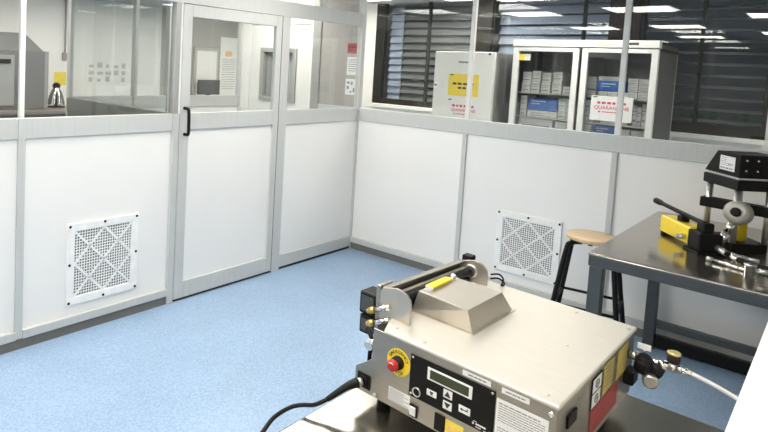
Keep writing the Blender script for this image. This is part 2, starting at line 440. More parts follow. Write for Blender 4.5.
# ------------------------------------------------------------------ wall vents
def vent(o, ex, nrm, w, h, label):
    """o = lower-left corner on the wall, ex along the wall, nrm out of the wall"""
    t = thing('air_vent', o, label, 'vent', 'square perforated wall vents')
    ex, nrm, ez = V(ex), V(nrm), Z
    fw = .048
    b = MB()
    for a0, a1, c0, c1 in ((0, w, 0, fw), (0, w, h-fw, h), (0, fw, fw, h-fw), (w-fw, w, fw, h-fw)):
        b.obox(o, ex, nrm, ez, a0, a1, 0, .014, c0, c1)
    b.build('frame', 'white', t, .003)
    MB().obox(o, ex, nrm, ez, fw, w-fw, .000, .002, fw, h-fw).build('filter_back', 'hole', t)
    b = MB(); n = 23
    iw, ih = w-2*fw, h-2*fw
    for i in range(n+1):
        a = fw+iw*i/n; c = fw+ih*i/n
        b.obox(o, ex, nrm, ez, a-.0026, a+.0026, .003, .007, fw, h-fw)
        b.obox(o, ex, nrm, ez, fw, w-fw, .003, .0072, c-.0026, c+.0026)
    b.build('grille', 'white', t)
    b = MB(); o_ = V(o)
    def diag(a0, c0, a1, c1):
        p, q = V((a0, c0)), V((a1, c1)); dd = (q-p).normalized(); nn = V((-dd.y, dd.x))*.0065
        pts = [p+nn, q+nn, q-nn, p-nn]
        b.prism([o_+ex*v.x+ez*v.y+nrm*.0078 for v in pts], nrm*.004)
    x0, x1, z0, z1, xm, zm = fw, w-fw, fw, h-fw, w/2, h/2
    for q in ((x0, z0, x1, z1), (x0, z1, x1, z0), (x0, zm, xm, z1), (xm, z1, x1, zm), (x1, zm, xm, z0), (xm, z0, x0, zm)): diag(*q)
    b.build('diagonal_brace', 'white', t)
    for a, c in ((.016, .016), (w/2, .016), (w-.016, .016), (.016, h/2), (w-.016, h/2), (.016, h-.016), (w/2, h-.016), (w-.016, h-.016)):
        p = o_+ex*a+ez*c+nrm*.014
        MB().lathe(p, nrm, [(.008, -.002), (.008, .003), (.005, .006)], 12).build('screw', 'black', t)
vent((-.012, -2.768, .170), (0, 1, 0), (1, 0, 0), .482, .490, 'white perforated square vent low on the left wall beside the sliding door')
vent((1.338, .012, .180), (1, 0, 0), (0, -1, 0), .466, .456, 'white perforated square vent low on the back wall behind the stool')

# ------------------------------------------------------------------ stool
st = thing('stool', (2.108, -.37, 0), 'round wooden stool with black tube legs beside the steel workbench', 'stool')
c0 = V((2.108, -.37, 0))
MB().lathe(c0+Z*.655, Z, [(.10, 0), (.144, .0), (.150, .006), (.150, .020), (.144, .026), (.06, .027)], 40).build('seat', 'wood', st)
ang = math.radians(10); e1 = V((math.cos(ang), math.sin(ang), 0)); e2 = V((-math.sin(ang), math.cos(ang), 0))
corners = {}
for sx, sy in ((-1, -1), (1, -1), (1, 1), (-1, 1)):
    dr = e1*sx+e2*sy
    top = c0+dr*.055+Z*.642; sh = c0+dr*.108+Z*.636; kn = c0+dr*.128+Z*.59; ft = c0+dr*.205+Z*.004
    MB().tube([top, sh, kn, kn.lerp(ft, .5), ft], .0148, 12).build('leg', 'blackm', st)
    corners[(sx, sy)] = kn.lerp(ft, (.59-.26)/.586)
for a, b in (((-1, -1), (1, -1)), ((1, -1), (1, 1)), ((1, 1), (-1, 1)), ((-1, 1), (-1, -1))):
    MB().tube([corners[a], corners[b]], .009, 10, sub=1).build('stretcher', 'blackm', st)
b = MB()
b.obox(c0, e1, e2, Z, -.12, .12, -.012, .012, .642, .655); b.obox(c0, e1, e2, Z, -.012, .012, -.12, .12, .642, .655)
b.build('seat_bracket', 'blackm', st)

# ------------------------------------------------------------------ right workbench
BZ = .84
wk = thing('workbench', (3.15, -.7, 0), 'steel-topped grey workbench against the back wall carrying the press', 'workbench')
MB().box(2.366, 4.0, -1.38, -.012, BZ-.012, BZ).build('benchtop', 'benchm', wk, .008, 3)
b = MB()
b.box(2.37, 3.996, -1.376, -1.34, BZ-.062, BZ-.012); b.box(2.37, 3.996, -.06, -.024, BZ-.062, BZ-.012)
b.box(2.37, 2.406, -1.34, -.06, BZ-.062, BZ-.012); b.box(3.96, 3.996, -1.34, -.06, BZ-.062, BZ-.012)
b.build('apron', 'frame', wk, .003)
for x in (2.375, 3.935):
    for y in (-1.372, -.14):
        MB().box(x, x+.058, y, y+.058, .0, BZ-.0625).build('leg', 'frame', wk, .004)
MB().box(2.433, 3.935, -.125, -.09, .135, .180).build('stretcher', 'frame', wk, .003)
MB().box(2.433, 3.935, -.125, -.10, .012, .085).build('skirting_shade_strip', 'black', wk, .003)  # black strip added for the shaded skirting below the bench

# ---- hand pump
e1 = V((.612, -.791, 0)); e2 = V((.791, .612, 0)); P = V((2.505, -.655, 0))
hp = thing('hand_pump', P+e1*.15+e2*.04+Z*BZ, 'yellow hand pump with long black lever on the steel workbench', 'pump')
MB().obox(P, e1, e2, Z, 0, .275, 0, .085, BZ+.016, BZ+.104).build('reservoir', 'yellowp', hp, .010, 3)
b = MB(); b.obox(P, e1, e2, Z, .2755, .375, -.008, .098, BZ+.012, BZ+.10); b.obox(P, e1, e2, Z, .29, .35, .02, .07, BZ+.10, BZ+.145)
b.build('valve_block', 'black', hp, .006)
b = MB(); b.obox(P, e1, e2, Z, .265, .39, -.02, .11, BZ, BZ+.012); b.build('foot', 'black', hp, .002)
b = MB(); b.obox(P, e1, e2, Z, -.005, .02, .01, .075, BZ, BZ+.016); b.build('foot', 'black', hp, .002)
pA = P+e1*.32+e2*.045+Z*(BZ+.135); pB = P+e1*-.10+e2*.02+Z*(BZ+.158)
MB().tube([pA, pA.lerp(pB, .5), pB.lerp(pA, .2), pB], lambda t: .011 if t < .78 else .016, 12, sub=5).build('lever', 'black', hp)
b = MB(); q = P+e1*.24+e2*.0+Z*(BZ+.05); b.cyl(q, q-e2*.03, .014); b.cyl(q-e2*.03, q-e2*.045, .009)
b.build('release_knob', 'satin', hp)
b = MB(); q = P+e1*-.005+e2*.03+Z*(BZ+.035); b.cyl(q, q-e1*.025, .008); b.cyl(q-e1*.02-e2*.015, q-e1*.02+e2*.02, .005)
tag(b.build('filler_screw', 'redl', hp), 'small red filler screw')
pm = P+e1*.14+e2*.04+Z*(BZ+.104)
MB().obox(pm, e1, e2, Z, -.02, .02, -.02, .02, 0, .028).build('lever_rest', 'black', hp, .003)

# ---- column press
pL, pN, pR = V((2.70, -.60, 0)), V((2.832, -.755, 0)), V((2.945, -.645, 0)); pF = pL+pR-pN
pc = (pL+pR)/2
pr = thing('column_press', (pc.x, pc.y, BZ), 'black column press with white data label at right end of workbench', 'press')
def grow(k): return [pc+(q-pc)*k for q in (pL, pN, pR, pF)]
MB().prism([q+Z*BZ for q in grow(1.12)], Z*.045).build('base_plate', 'black', pr, .004)
for q in (pL, pN, pR, pF):
    MB().cyl(q+Z*(BZ+.045), q+Z*1.15, .0145).build('column', 'satin', pr)
MB().prism([q+Z*1.147 for q in grow(1.28)], Z*.05).build('top_plate', 'black', pr, .005)
b = MB(); b.prism([q+Z*1.197 for q in grow(1.1)], Z*.012); b.build('spacer_plate', 'satin', pr)
lo = grow(1.26); hi = grow(1.26)
hi[0] = hi[0]+(pN-pL)*.42; hi[3] = hi[3]+(pN-pL)*.42
MB().loft([[q+Z*1.209 for q in lo], [q+Z*1.322 for q in hi]], smooth=False).build('head_block', 'black', pr, .004)
g = grow(1.26); fdir = (g[1]-g[0]); fl_ = fdir.length; fdir.normalize(); fn = V((fdir.y, -fdir.x, 0))
if fn.dot(V((3.2, -4.4, 0))-pc) < 0: fn = -fn
org = g[0]+fn*.0008
lab = MB().obox(org, fdir, fn, Z, .115, .222, 0, .001, 1.232, 1.303).build('data_label', 'paper', pr)
b = MB(); og = org+fn*.0013
for k in range(5): flat(b, og, fdir, Z, wordbars(.122, .165 if k < 3 else .20, 1.293-.009*k, .0022, k, .006, .02))
flat(b, og, fdir, Z, wordbars(.122, .214, 1.239, .008, 9, .006, .016))
flat(b, og, fdir, Z, wordbars(.175, .214, 1.262, .005, 12, .006, .012))
b.build('label_print', 'greyink', lab)
rdir = (g[2]-g[1]).normalized(); rn = V((rdir.y, -rdir.x, 0))
for a in (.03, .085):
    for z in (1.245, 1.295):
        q = g[1]+rdir*a+Z*z; MB().lathe(q, rn, [(.006, -.002), (.006, .003), (.003, .005)], 10).build('bolt', 'chrome', pr)
b = MB(); q = pL.lerp(pF, .5); b.obox(pL.lerp(pN, .0)+Z*1.0, (pR-pL).normalized(), V((-(pR-pL).y, (pR-pL).x, 0)).normalized(), Z, -.03, .30, -.03, .03, .02, .07)
b.build('crosshead', 'black', pr, .004)
ax = V((-.12, -.97, .2)).normalized(); gc = V((2.842, -.80, 1.045))
b = MB().lathe(gc-ax*.05, ax, [(.036, -.04), (.052, -.01), (.056, .0), (.056, .05), (.050, .062), (.030, .066)], 32)
b.build('drive_hub', 'hubm', pr)
MB().lathe(gc+ax*.0165, ax, [(.022, 0), (.022, .010), (.014, .014)], 20).build('hub_cap', 'black', pr)
b = MB(); b.cyl(gc+V((-.012, 0, -.055)), gc+V((-.035, 0, -.11)), .016); b.cyl(gc+V((-.033, 0, -.108)), gc+V((-.05, 0, -.165)), .020, n=6)
b.build('pressure_fitting', 'chrome', pr)
MB().lathe((2.835, -.655, BZ+.0455), Z, [(.040, 0), (.040, .10), (.034, .125)], 24).build('ram_cylinder', 'yellowp', pr)
o = MB().tube([(2.925, -.56, 1.14), (2.95, -.60, 1.07), (2.98, -.62, 1.02), (3.04, -.60, .97), (3.10, -.55, .90), (3.2, -.52, BZ+.008)], .005, 8).build('power_cable', 'black')
tag(o, 'thin black cable hanging down the right of the press', 'cable')

# ---- loose hydraulic bits on the bench
hs = thing('hydraulic_hose', (2.85, -.92, BZ), 'dark hydraulic hose with steel couplings lying before the press', 'hose')
MB().tube([(2.748, -.865, .884), (2.775, -.885, .882), (2.84, -.95, .868), (2.92, -1.0, .856), (3.06, -1.02, .853)], .012, 12).build('hose_body', 'black', hs)
MB().cyl((2.744, -.862, .8845), (2.772, -.883, .8825), .014, n=12).build('coupling', 'chrome', hs)
MB().cyl((2.778, -.888, .8815), (2.835, -.945, .869), .0145, n=12).build('coupling', 'satin', hs)
MB().cyl((2.845, -.957, .867), (2.885, -.985, .861), .016, n=6).build('coupling', 'chrome', hs)
MB().cyl((2.76, -.874, .8405), (2.76, -.874, .871), .010).build('hose_rest', 'black', hs)
rp = thing('lever_rod', (2.87, -1.09, BZ), 'bare steel lever rod lying near the front edge of the workbench', 'rod')
MB().cyl((2.79, -1.045, BZ+.0095), (2.965, -1.115, BZ+.0095), .009, n=12).build('shaft', 'chrome', rp)
MB().cyl((2.775, -1.039, BZ+.0105), (2.795, -1.047, BZ+.0105), .0102, n=12).build('end_cap', 'satin', rp)
cp = thing('steel_fitting', (2.945, -1.185, BZ), 'short upright steel fitting at the front edge of the workbench', 'fitting')
MB().lathe((2.945, -1.185, BZ), Z, [(.020, 0), (.020, .05), (.023, .052), (.023, .062)], 20).build('body', 'chrome', cp)
MB().cyl((2.966, -1.180, BZ+.035), (3.03, -1.16, BZ+.035), .011).build('side_port', 'satin', cp)
o = thing('steel_coupling', (2.88, -.86, BZ), 'steel coupling on the bench between the hose and the press base', 'coupling')
b = MB(); b.cyl((2.845, -.875, BZ+.012), (2.90, -.885, BZ+.012), .0115, n=6); b.build('body', 'chrome', o)
b = MB(); b.cyl((2.9005, -.885, BZ+.012), (2.95, -.895, BZ+.012), .008, n=12); b.build('stem', 'satin', o)
o = thing('control_box', (3.0, -.42, BZ), 'small white control box with dark display right of the press', 'control box')
MB().box(2.965, 3.06, -.45, -.39, BZ, BZ+.13).build('case', 'white', o, .006)
MB().box(2.975, 3.03, -.453, -.4505, BZ+.06, BZ+.10).build('display', 'screen', o)

# ------------------------------------------------------------------ front table
TZ = .84
tb = thing('steel_table', (3.2, -3.3, 0), 'dark stainless steel table under the sealing machine', 'table')
MB().box(2.355, 4.15, -3.95, -2.67, TZ-.035, TZ).build('tabletop', 'tablem', tb, .007, 3)
for x in (2.40, 4.06):
    for y in (-3.9, -2.76):
        MB().box(x, x+.045, y, y+.045, 0, TZ-.0355).build('leg', 'frame', tb, .004)
for y in (-2.75, -3.89): MB().box(2.445, 4.06, y, y+.025, TZ-.09, TZ-.036).build('apron', 'frame', tb, .003)

# ------------------------------------------------------------------ sealing machine
O = V((2.439, -3.251, 0)); eu = V((.99866, -.0517, 0)); ev = V((.0052, .99999, 0))
def q(u, v, z): return O+eu*u+ev*v+Z*z
fno = V((eu.y, -eu.x, 0))          # out of the front face
sno = V((ev.y, -ev.x, 0))          # out of the right face
W_, D_ = .428, .520
sm = thing('sealing_machine', q(.2, .26, TZ), 'stainless bench sealing machine with black control panel on the front table', 'machine')
b = MB()
b.prism([q(.030, .004, .885), q(W_, .004, .885), q(W_, D_, .885), q(.012, D_, .885), q(.012, .058, .885)], Z*.155)
b.build('housing', 'steel', sm, .004)
b = MB(); b.prism([q(-.038, .004, .879), q(W_-.01, .004, .879), q(W_-.01, D_, .879), q(-.038, D_, .879)], Z*.0055)
b.prism([q(-.038, .004, .8845), q(.0295, .004, .8845), q(.0115, .058, .8845), q(.0115, D_, .8845), q(-.038, D_, .8845)], Z*.045)
b.build('base_tray', 'steel', sm, .002)
b = MB(); b.prism([q(*p) for p in ((-.041, -.001, .879), (W_, -.001, .879), (W_, -.001, 1.043), (.005, -.001, 1.043), (.005, -.001, .967), (-.041, -.001, .933))], ev*.0045)
b.build('front_plate', 'steel', sm, .0012)
b = MB(); b.prism([q(.036, -.003, 1.0405), q(W_+.003, -.003, 1.0405), q(W_+.003, D_+.003, 1.0405), q(.008, D_+.003, 1.0405), q(.008, .06, 1.0405)], Z*.0095)
b.build('top_cover', 'steelt', sm, .004, 3)
for u, v in ((.13, .02), (.40, .02), (.35, .27), (.30, .49), (.42, .49), (.05, .03)):
    MB().lathe(q(u, v, 1.05), Z, [(.0042, -.001), (.0042, .0015), (.002, .0028)], 10).build('screw', 'satin', sm)
for u in (.02, .38):
    for v in (.04, .46):
        MB().lathe(q(u, v, TZ), Z, [(.017, 0), (.015, .039)], 16).build('rubber_foot', 'black', sm)
# hood
b = MB()
b.loft([[q(.014, .150, 1.0505), q(.180, .150, 1.0505), q(.183, .364, 1.0505), q(.018, .364, 1.0505)],
        [q(.026, .158, 1.101), q(.166, .146, 1.101), q(.168, .327, 1.101), q(.028, .327, 1.101)]], smooth=False)
b.prism([q(.0125, .144, 1.0502), q(.187, .144, 1.0502), q(.190, .372, 1.0502), q(.0125, .372, 1.0502)], Z*.0015)
b.build('hood', 'hoodm', sm, .002)
# cheeks and channel
def cheek(v, top):
    pr_ = [(.062, 1.0505), (.062, top-.030), (.059, top-.018), (.050, top-.008), (.036, top-.002), (.020, top), (-.019, top-.010), (-.026, top-.02), (-.026, 1.04), (.0065, 1.04), (.0065, 1.0505)]
    return MB().prism([q(u, v, z) for u, z in pr_], ev*.007).build('cheek_plate', 'hoodm', sm, .001)
cheek(.064, 1.127); cheek(.468, 1.114)
b = MB()
def chan(u0, u1, z0, z1, v0=.072, v1=.467, za=0., mb=None):
    (mb or b).hexa([q(u0, v0, z0), q(u1, v0, z0), q(u1, v1, z0-za), q(u0, v1, z0-za), q(u0, v0, z1), q(u1, v0, z1), q(u1, v1, z1-za), q(u0, v1, z1-za)])
chan(-.026, -.023, 1.045, 1.117, za=.012); chan(-.023, -.008, 1.114, 1.117, za=.012); chan(-.023, -.004, 1.072, 1.075, za=.012)
b.build('rear_channel', 'steel', sm, .0008)
MB().hexa([q(-.0225, .072, 1.0502), q(.010, .072, 1.0502), q(.010, .467, 1.0502), q(-.0225, .467, 1.0502), q(-.0225, .072, 1.062), q(.010, .072, 1.062), q(.010, .467, 1.062), q(-.0225, .467, 1.062)]).build('roller_bed', 'black', sm)
b = MB(); chan(-.012, -.008, 1.078, 1.094, za=.01, mb=b); chan(-.014, -.003, 1.0935, 1.097, za=.01, mb=b); b.build('guide_rail', 'steelt', sm, .0008)
MB().cyl(q(.010, .071, 1.088), q(.010, .4675, 1.078), .009, n=20).build('roller', 'black', sm)
MB().lathe(q(.012, .4675, 1.080), -ev, [(.020, 0), (.020, .004), (.012, .005), (.0115, .003)], 24).build('bearing_ring', 'satin', sm)
b = MB(); b.hexa([q(.028, .175, 1.1012), q(.0485, .175, 1.1012), q(.0485, .326, 1.1012), q(.028, .326, 1.1012), q(.028, .175, 1.1022), q(.0485, .175, 1.1022), q(.0485, .326, 1.1022), q(.028, .326, 1.1022)])
b.build('terminal_rail', 'satin', sm)
yb = MB().obox(q(.026, .19, 1.1025), eu, ev, Z, 0, .022, 0, .10, 0, .007).build('terminal_block', 'yellow', sm, .002)
b = MB()
for k in range(4): b.obox(q(.026, .19, 1.1025), eu, ev, Z, .002+.0058*k, .0055+.0058*k, -.004, -.0003, 0, .006)
b.build('pin_row', 'white', yb)
b = MB(); b.cyl(q(.038, .312, 1.1023), q(.038, .312, 1.112), .007)
b.build('set_screw', 'chrome', sm)
# cylinders at the front left
for z0, z1, du in ((1.032, 1.088, 0), (.982, 1.029, .003)):
    a = MB().obox(q(-.090+du, .066, z0), eu, ev, Z, 0, .050, 0, .055, 0, z1-z0).build('solenoid', 'black', sm, .004)
    MB().obox(q(-.090+du, .066, z0), eu, ev, Z, .006, .044, -.0013, -.0001, .008, z1-z0-.008).build('faceplate', 'screen', a)
for z in (1.066, 1.034):
    b = MB(); p0 = q(-.045, .050, z-.012); p1 = q(-.022, .054, z-.001); b.cyl(p0, p0.lerp(p1, .55), .0085, n=8); b.cyl(p0-(p1-p0)*.25, p0, .006)
    b.build('brass_fitting', 'brass', sm)
    b = MB(); b.cyl(p0.lerp(p1, .55), q(.010, .0560, z+.014), .0072); b.build('air_pipe', 'chrome', sm)
b = MB(); b.tube([q(-.036, .03, 1.02), q(-.014, .02, 1.005), q(-.010, .018, .985), q(-.016, .02, .966), q(-.016, .02, .931)], .005, 8); b.build('air_hose', 'black', sm)
b = MB(); b.obox(q(0, 0, 0), eu, ev, Z, -.040, -.027, .066, .12, .931, 1.118); b.build('bracket_plate', 'steel', sm, .002)
b = MB(); b.cyl(q(-.013, .006, .99), q(-.013, .05, 1.0), .012); b.build('elbow_joint', 'satin', sm)
# rear black block and loops
MB().obox(q(-.024, .478, 1.092), eu, ev, Z, 0, .030, 0, .030, 0, .026).build('rear_solenoid', 'black', sm, .003)
for k in range(2):
    MB().tube([q(.062, .49, 1.08-.012*k), q(.082, .50, 1.084-.012*k), q(.094+.004*k, .505, 1.072-.01*k), q(.088+.004*k, .508, 1.051)], .0025, 8).build('signal_wire', 'black', sm)
# control panel
F = lambda u, z, d=0.: q(u, -.001, z)+fno*d
def fbox(u0, u1, z0, z1, d0, d1, mb=None):
    return (mb or MB()).hexa([F(u0, z0, d0), F(u1, z0, d0), F(u1, z0, d1), F(u0, z0, d1), F(u0, z1, d0), F(u1, z1, d0), F(u1, z1, d1), F(u0, z1, d1)])
cpn = fbox(.112, .310, .930, 1.0245, .0, .0025).build('control_panel', 'black', sm, .001)
fbox(.157, .262, .986, 1.0135, .0025, .0045).build('display_bezel', 'paper', cpn, .0008)
fbox(.164, .255, .990, 1.0095, .0045, .005).build('display', 'lcd', cpn)
def btn(uc, zc, w, h, sym):
    k = fbox(uc-w/2, uc+w/2, zc-h/2, zc+h/2, .0025, .004).build('button', 'paper', cpn, .0006)
    b = MB(); p = F(uc, zc, .0042)
    if sym in 'ud':
        s_ = 1 if sym == 'u' else -1
        b.b.faces.new([b.b.verts.new(p+eu*a+Z*c*s_) for a, c in ((-.0078, -.006), (.0078, -.006), (0, .0065))])
    elif sym == 'e':
        flat(b, p, eu, Z, [(-.005, -.0012, .013, .0024), (.0056, .001, .0024, .004)])
        b.b.faces.new([b.b.verts.new(p+eu*a+Z*c) for a, c in ((-.0095, 0), (-.004, -.0036), (-.004, .0036))])
    else:
        flat(b, p, eu, Z, [(-.004, .000, .008, .004), (-.0025, -.003, .005, .0028), (.001, -.005, .002, .002)])
    b.build('button_symbol', 'ink', k)
btn(.170, .9585, .024, .0135, 'm'); btn(.208, .9735, .021, .018, 'u'); btn(.2085, .949, .021, .018, 'd'); btn(.2475, .9575, .026, .0155, 'e')
b = MB(); b.lathe(F(.133, .945, .0025), fno, [(.0105, 0), (.0105, .003), (.0085, .0035), (.0085, .001)], 24)
MB().lathe(F(.133, .945, .0037), fno, [(.008, 0), (.008, .0006)], 20).build('socket_core', 'black', cpn)
tag(b.build('key_socket', 'satin', cpn), 'round socket ring')
for u, z in ((.118, 1.019), (.304, 1.019), (.118, .936), (.304, .936)):
    MB().lathe(F(u, z, .0025), fno, [(.0028, 0), (.0028, .001), (.0012, .0016)], 10).build('panel_screw', 'satin', cpn)
b = MB()
flat(b, F(.266, .9385, .0028), eu, Z, [(0, 0, .004, .004), (.0075, .0008, .022, .0035), (.0075, -.004, .012, .0018), (.0245, -.005, .009, .0018), (.002, .0065, .008, .0012)])
b.build('logo_mark', 'paper', cpn)
# emergency stop
es = MB().lathe(F(.080, .990), fno, [(.031, 0), (.031, .0012)], 40).build('emergency_stop_plate', 'yellow', sm)
b = MB()
s_ = 'EMERGENCY'
for i, ch in enumerate(s_):
    a = math.radians(158-i*17.2); c = F(.080, .990, .0016)
    tx = eu*math.sin(a)-Z*math.cos(a); up = eu*math.cos(a)+Z*math.sin(a)
    glyphs(b, ch, .0108, c+up*.0208, tx, up)
b.build('lettering', 'ink', es); b = MB()
for i, ch in enumerate('STOP'):
    a = math.radians(-118+i*18.5); c = F(.080, .990, .0016)
    up = -(eu*math.cos(a)+Z*math.sin(a)); tx = V((up.z*eu.x, up.z*eu.y, -up.dot(eu)))
    glyphs(b, ch, .0108, c-up*.0287, tx, up)
b.build('lettering', 'ink', es)
MB().lathe(F(.080, .990, .0012), fno, [(.0155, 0), (.0150, .010), (.011, .0105), (.011, .016)], 24).build('button_collar', 'black', es)
k = MB().lathe(F(.080, .990, .016), fno, [(.010, 0), (.013, .003), (.0138, .008), (.012, .012), (.006, .014)], 28).build('stop_button', 'red', es)
b = MB(); 
pts = [F(.080+.0075*math.cos(t), .990+.0075*math.sin(t), .0295) for t in [math.radians(40+12*i) for i in range(9)]]
b.tube(pts, .0011, 6, sub=1); b.build('turn_arrow', 'paper', k)
# labels on the front
def label(par, name, u0, u1, z0, z1, rows, m='paper', ink='greyink', seed=1):
    l_ = fbox(u0, u1, z0, z1, 0, .0006).build(name, m, par)
    b = MB()
    for i, (z, h, a, c) in enumerate(rows):
        flat(b, F(0, 0, .0009), eu, Z, wordbars(u0+(u1-u0)*a, u0+(u1-u0)*c, z, h, seed*31+i, .004, .012))
    b.build('label_print', ink, l_)
    return l_
label(sm, 'rating_label', .058, .1155, .8945, .9255, [(.9205-.0048*i, .0014, .05, .95 if i % 2 else .75) for i in range(6)], seed=2)
label(sm, 'caption_label', .236, .298, 1.0283, 1.0395, [(1.0325, .0028, .2, .85)], seed=3)
label(sm, 'caption_label', .321, .376, 1.0278, 1.0390, [(1.032, .0026, .15, .85)], seed=4)
rows = [(1.004-.0049*i, .0016 if i else .0026, .05, .95 if i % 4 else .85) for i in range(8)]+[(.955-.0055*i, .002, .05, .9) for i in range(6)]
label(sm, 'instruction_sheet', .3125, .414, .889, 1.0135, rows, seed=5)
sw = fbox(.1165, .137, .885, .912, 0, .004).build('power_switch', 'black', sm, .001)
b = MB(); b.hexa([F(.119, .8885, .004), F(.1345, .8885, .004), F(.1345, .8885, .0055), F(.119, .8885, .0055), F(.119, .909, .004), F(.1345, .909, .004), F(.1345, .909, .0095), F(.119, .909, .0095)])
b.build('rocker', 'white', sw, .0006)
fbox(.180, .2045, .884, .921, 0, .003).build('fuse_cover', 'black', sm, .001)
yl = fbox(.2055, .247, .882, .918, 0, .0008).build('warning_label', 'ypaper', sm)
b = MB(); p = F(.216, .902, .0011)
b.b.faces.new([b.b.verts.new(p+eu*a+Z*c) for a, c in ((-.007, -.006), (.007, -.006), (0, .007))])
flat(b, F(0, 0, .0011), eu, Z, wordbars(.226, .244, .905, .003, 2, .004, .008)+wordbars(.226, .244, .897, .003, 3, .004, .008)); b.build('label_print', 'orange', yl)
MB().lathe(F(.417, 1.029), fno, [(.006, 0), (.006, .002), (.003, .004)], 14).build('screw', 'chrome', sm)
MB().lathe(F(.020, .8865), fno, [(.0045, 0), (.0045, .004)], 10).build('screw', 'satin', sm)
b = MB(); fbox(-.032, .006, .890, .925, 0, .003, b); b.lathe(F(-.013, .9075, .003), fno, [(.014, 0), (.014, .004), (.0125, .005)], 20)
b.build('power_inlet', 'black', sm, .001)
# right side face
S = lambda v, z, d=0.: q(W_, v, z)+sno*(d+.0006)
def sbox(v0, v1, z0, z1, d0, d1):
    return MB().hexa([S(v0, z0, d0), S(v1, z0, d0), S(v1, z0, d1), S(v0, z0, d1), S(v0, z1, d0), S(v1, z1, d0), S(v1, z1, d1), S(v0, z1, d1)])
sbox(.050, .100, .985, 1.010, 0, .004).build('side_socket', 'black', sm, .001)
l_ = sbox(.195, .262, .962, 1.030, 0, .001).build('symbol_label', 'black', sm)
for z in (.965, .998):
    k = sbox(.200, .257, z, z+.029, .001, .0014).build('symbol_field', 'paper', l_)
    b = MB(); c = S(.2285, z+.0145, .0017); b.tube([c+ev*(.011*math.cos(t))+Z*(.009*math.sin(t)) for t in [i*math.pi/6 for i in range(13)]], .0008, 5, sub=1)
    flat(b, c, ev, Z, [(-.012, -.0008, .024, .0016), (-.0008, -.01, .0016, .02)]); b.build('label_print', 'ink', k)
l_ = sbox(.275, .345, .968, 1.034, 0, .001).build('warning_label', 'dull', sm)
b = MB(); flat(b, S(0, 0, .0014), ev, Z, [r for i in range(5) for r in wordbars(.282, .338, 1.022-.010*i, .003, 70+i, .008, .018)]); b.build('label_print', 'greyink', l_)
sbox(.375, .455, .965, 1.034, 0, .001).build('yellow_reflection', 'dull', sm)  # yellowish reflection on the side face, laid on as a flat plate
tag(sbox(.200, .395, .905, .960, 0, .001).build('stripe_label', 'redl', sm), 'dark red stripe label')
sbox(.44, .485, .935, .968, 0, .022).build('hose_clamp', 'black', sm, .004)
# air regulator on the right side
vv = .470
A_ = lambda u, z, dv=0.: q(u, vv+dv, z)
rg = MB().cyl(A_(W_+.0006, 1.0), A_(.452, 1.0), .011, n=12).build('regulator_body', 'chrome', sm)
b = MB(); b.cyl(A_(.448, .998), A_(.520, 1.004), .009, n=12); b.cyl(A_(.497, .998), A_(.506, 1.0045), .0135, n=6); b.build('manifold', 'chrome', rg)
b = MB(); b.lathe(A_(.462, .975, -.012), V((.15, -.25, 1)), [(.015, 0), (.0185, .006), (.0185, .026), (.016, .031), (.014, .031), (.014, .040), (.009, .043)], 24)
b.build('regulator_knob', 'black', rg)
b = MB(); b.lathe(A_(.487, .985, .0), V((.3, -.2, 1)), [(.016, -.014), (.018, -.004), (.018, .012), (.012, .018)], 20); b.build('gauge_body', 'black', rg)
b = MB(); b.lathe(A_(.484, .962, -.025), V((.3, -.85, -.1)), [(.015, -.012), (.016, -.010), (.016, .004), (.013, .0055)], 24); b.build('pressure_gauge', 'satin', rg)
b = MB(); b.lathe(A_(.484, .962, -.025)+V((.3, -.85, -.1)).normalized()*.0057, V((.3, -.85, -.1)), [(.0125, 0), (.0125, .0006)], 24); b.build('gauge_dial', 'hubm', rg)
b = MB(); b.obox(A_(.455, 1.013, .02), eu, ev, Z, -.013, .015, 0, .004, 0, .013); b.build('regulator_tag', 'paper', rg)
MB().cyl(A_(.457, 1.005, .022), A_(.457, 1.0128, .022), .003).build('tag_pin', 'satin', rg)
b = MB(); b.cyl(A_(.515, 1.004), A_(.527, 1.004), .012, n=8); b.cyl(A_(.520, 1.004), A_(.520, 1.016), .008); b.build('tee_joint', 'satin', rg)
b = MB(); b.lathe(A_(.520, 1.014), Z, [(.011, 0), (.013, .004), (.013, .017), (.010, .019)], 18); b.build('vent_knob', 'brown', rg)
b = MB(); b.lathe(A_(.520, 1.0335), Z, [(.0135, 0), (.0135, .004), (.011, .006)], 18); b.build('knob_cap', 'gold', rg)
b = MB(); b.cyl(A_(.527, 1.004), A_(.556, 1.0035), .0068, n=12); b.cyl(A_(.530, 1.004), A_(.538, 1.004), .0095, n=6); b.build('hose_tail', 'chrome', rg)
o = MB().tube([A_(.5565, 1.0035), A_(.60, .9945), A_(.645, .982), A_(.674, .974)], .0048, 12).build('air_hose', 'tubec')
tag(o, 'milky plastic air hose running from the machine to the white cabinet', 'hose')

# power cord
pc_ = thing('power_lead', q(-.06, -.1, TZ), 'black power cord plugged into the left front of the sealing machine', 'cord')
i0 = F(-.013, .9075, .0085)
MB().tube([i0, F(-.018, .906, .018)], .0098, 14, sub=1).build('connector', 'satin', pc_)
MB().tube([F(-.018, .906, .0182), F(-.030, .899, .042), V((2.383, -3.335, .873))], lambda t: .0125-.0065*t, 14).build('strain_relief', 'black', pc_)
MB().tube([V((2.3835, -3.334, .8735)), V((2.366, -3.360, .862)), V((2.340, -3.376, .856)), V((2.325, -3.400, .852)), V((2.325, -3.45, .850)), V((2.343, -3.50, .850)), V((2.37, -3.56, .8465)), V((2.45, -3.66, .8455))], .0050, 10).build('cable', 'black', pc_)

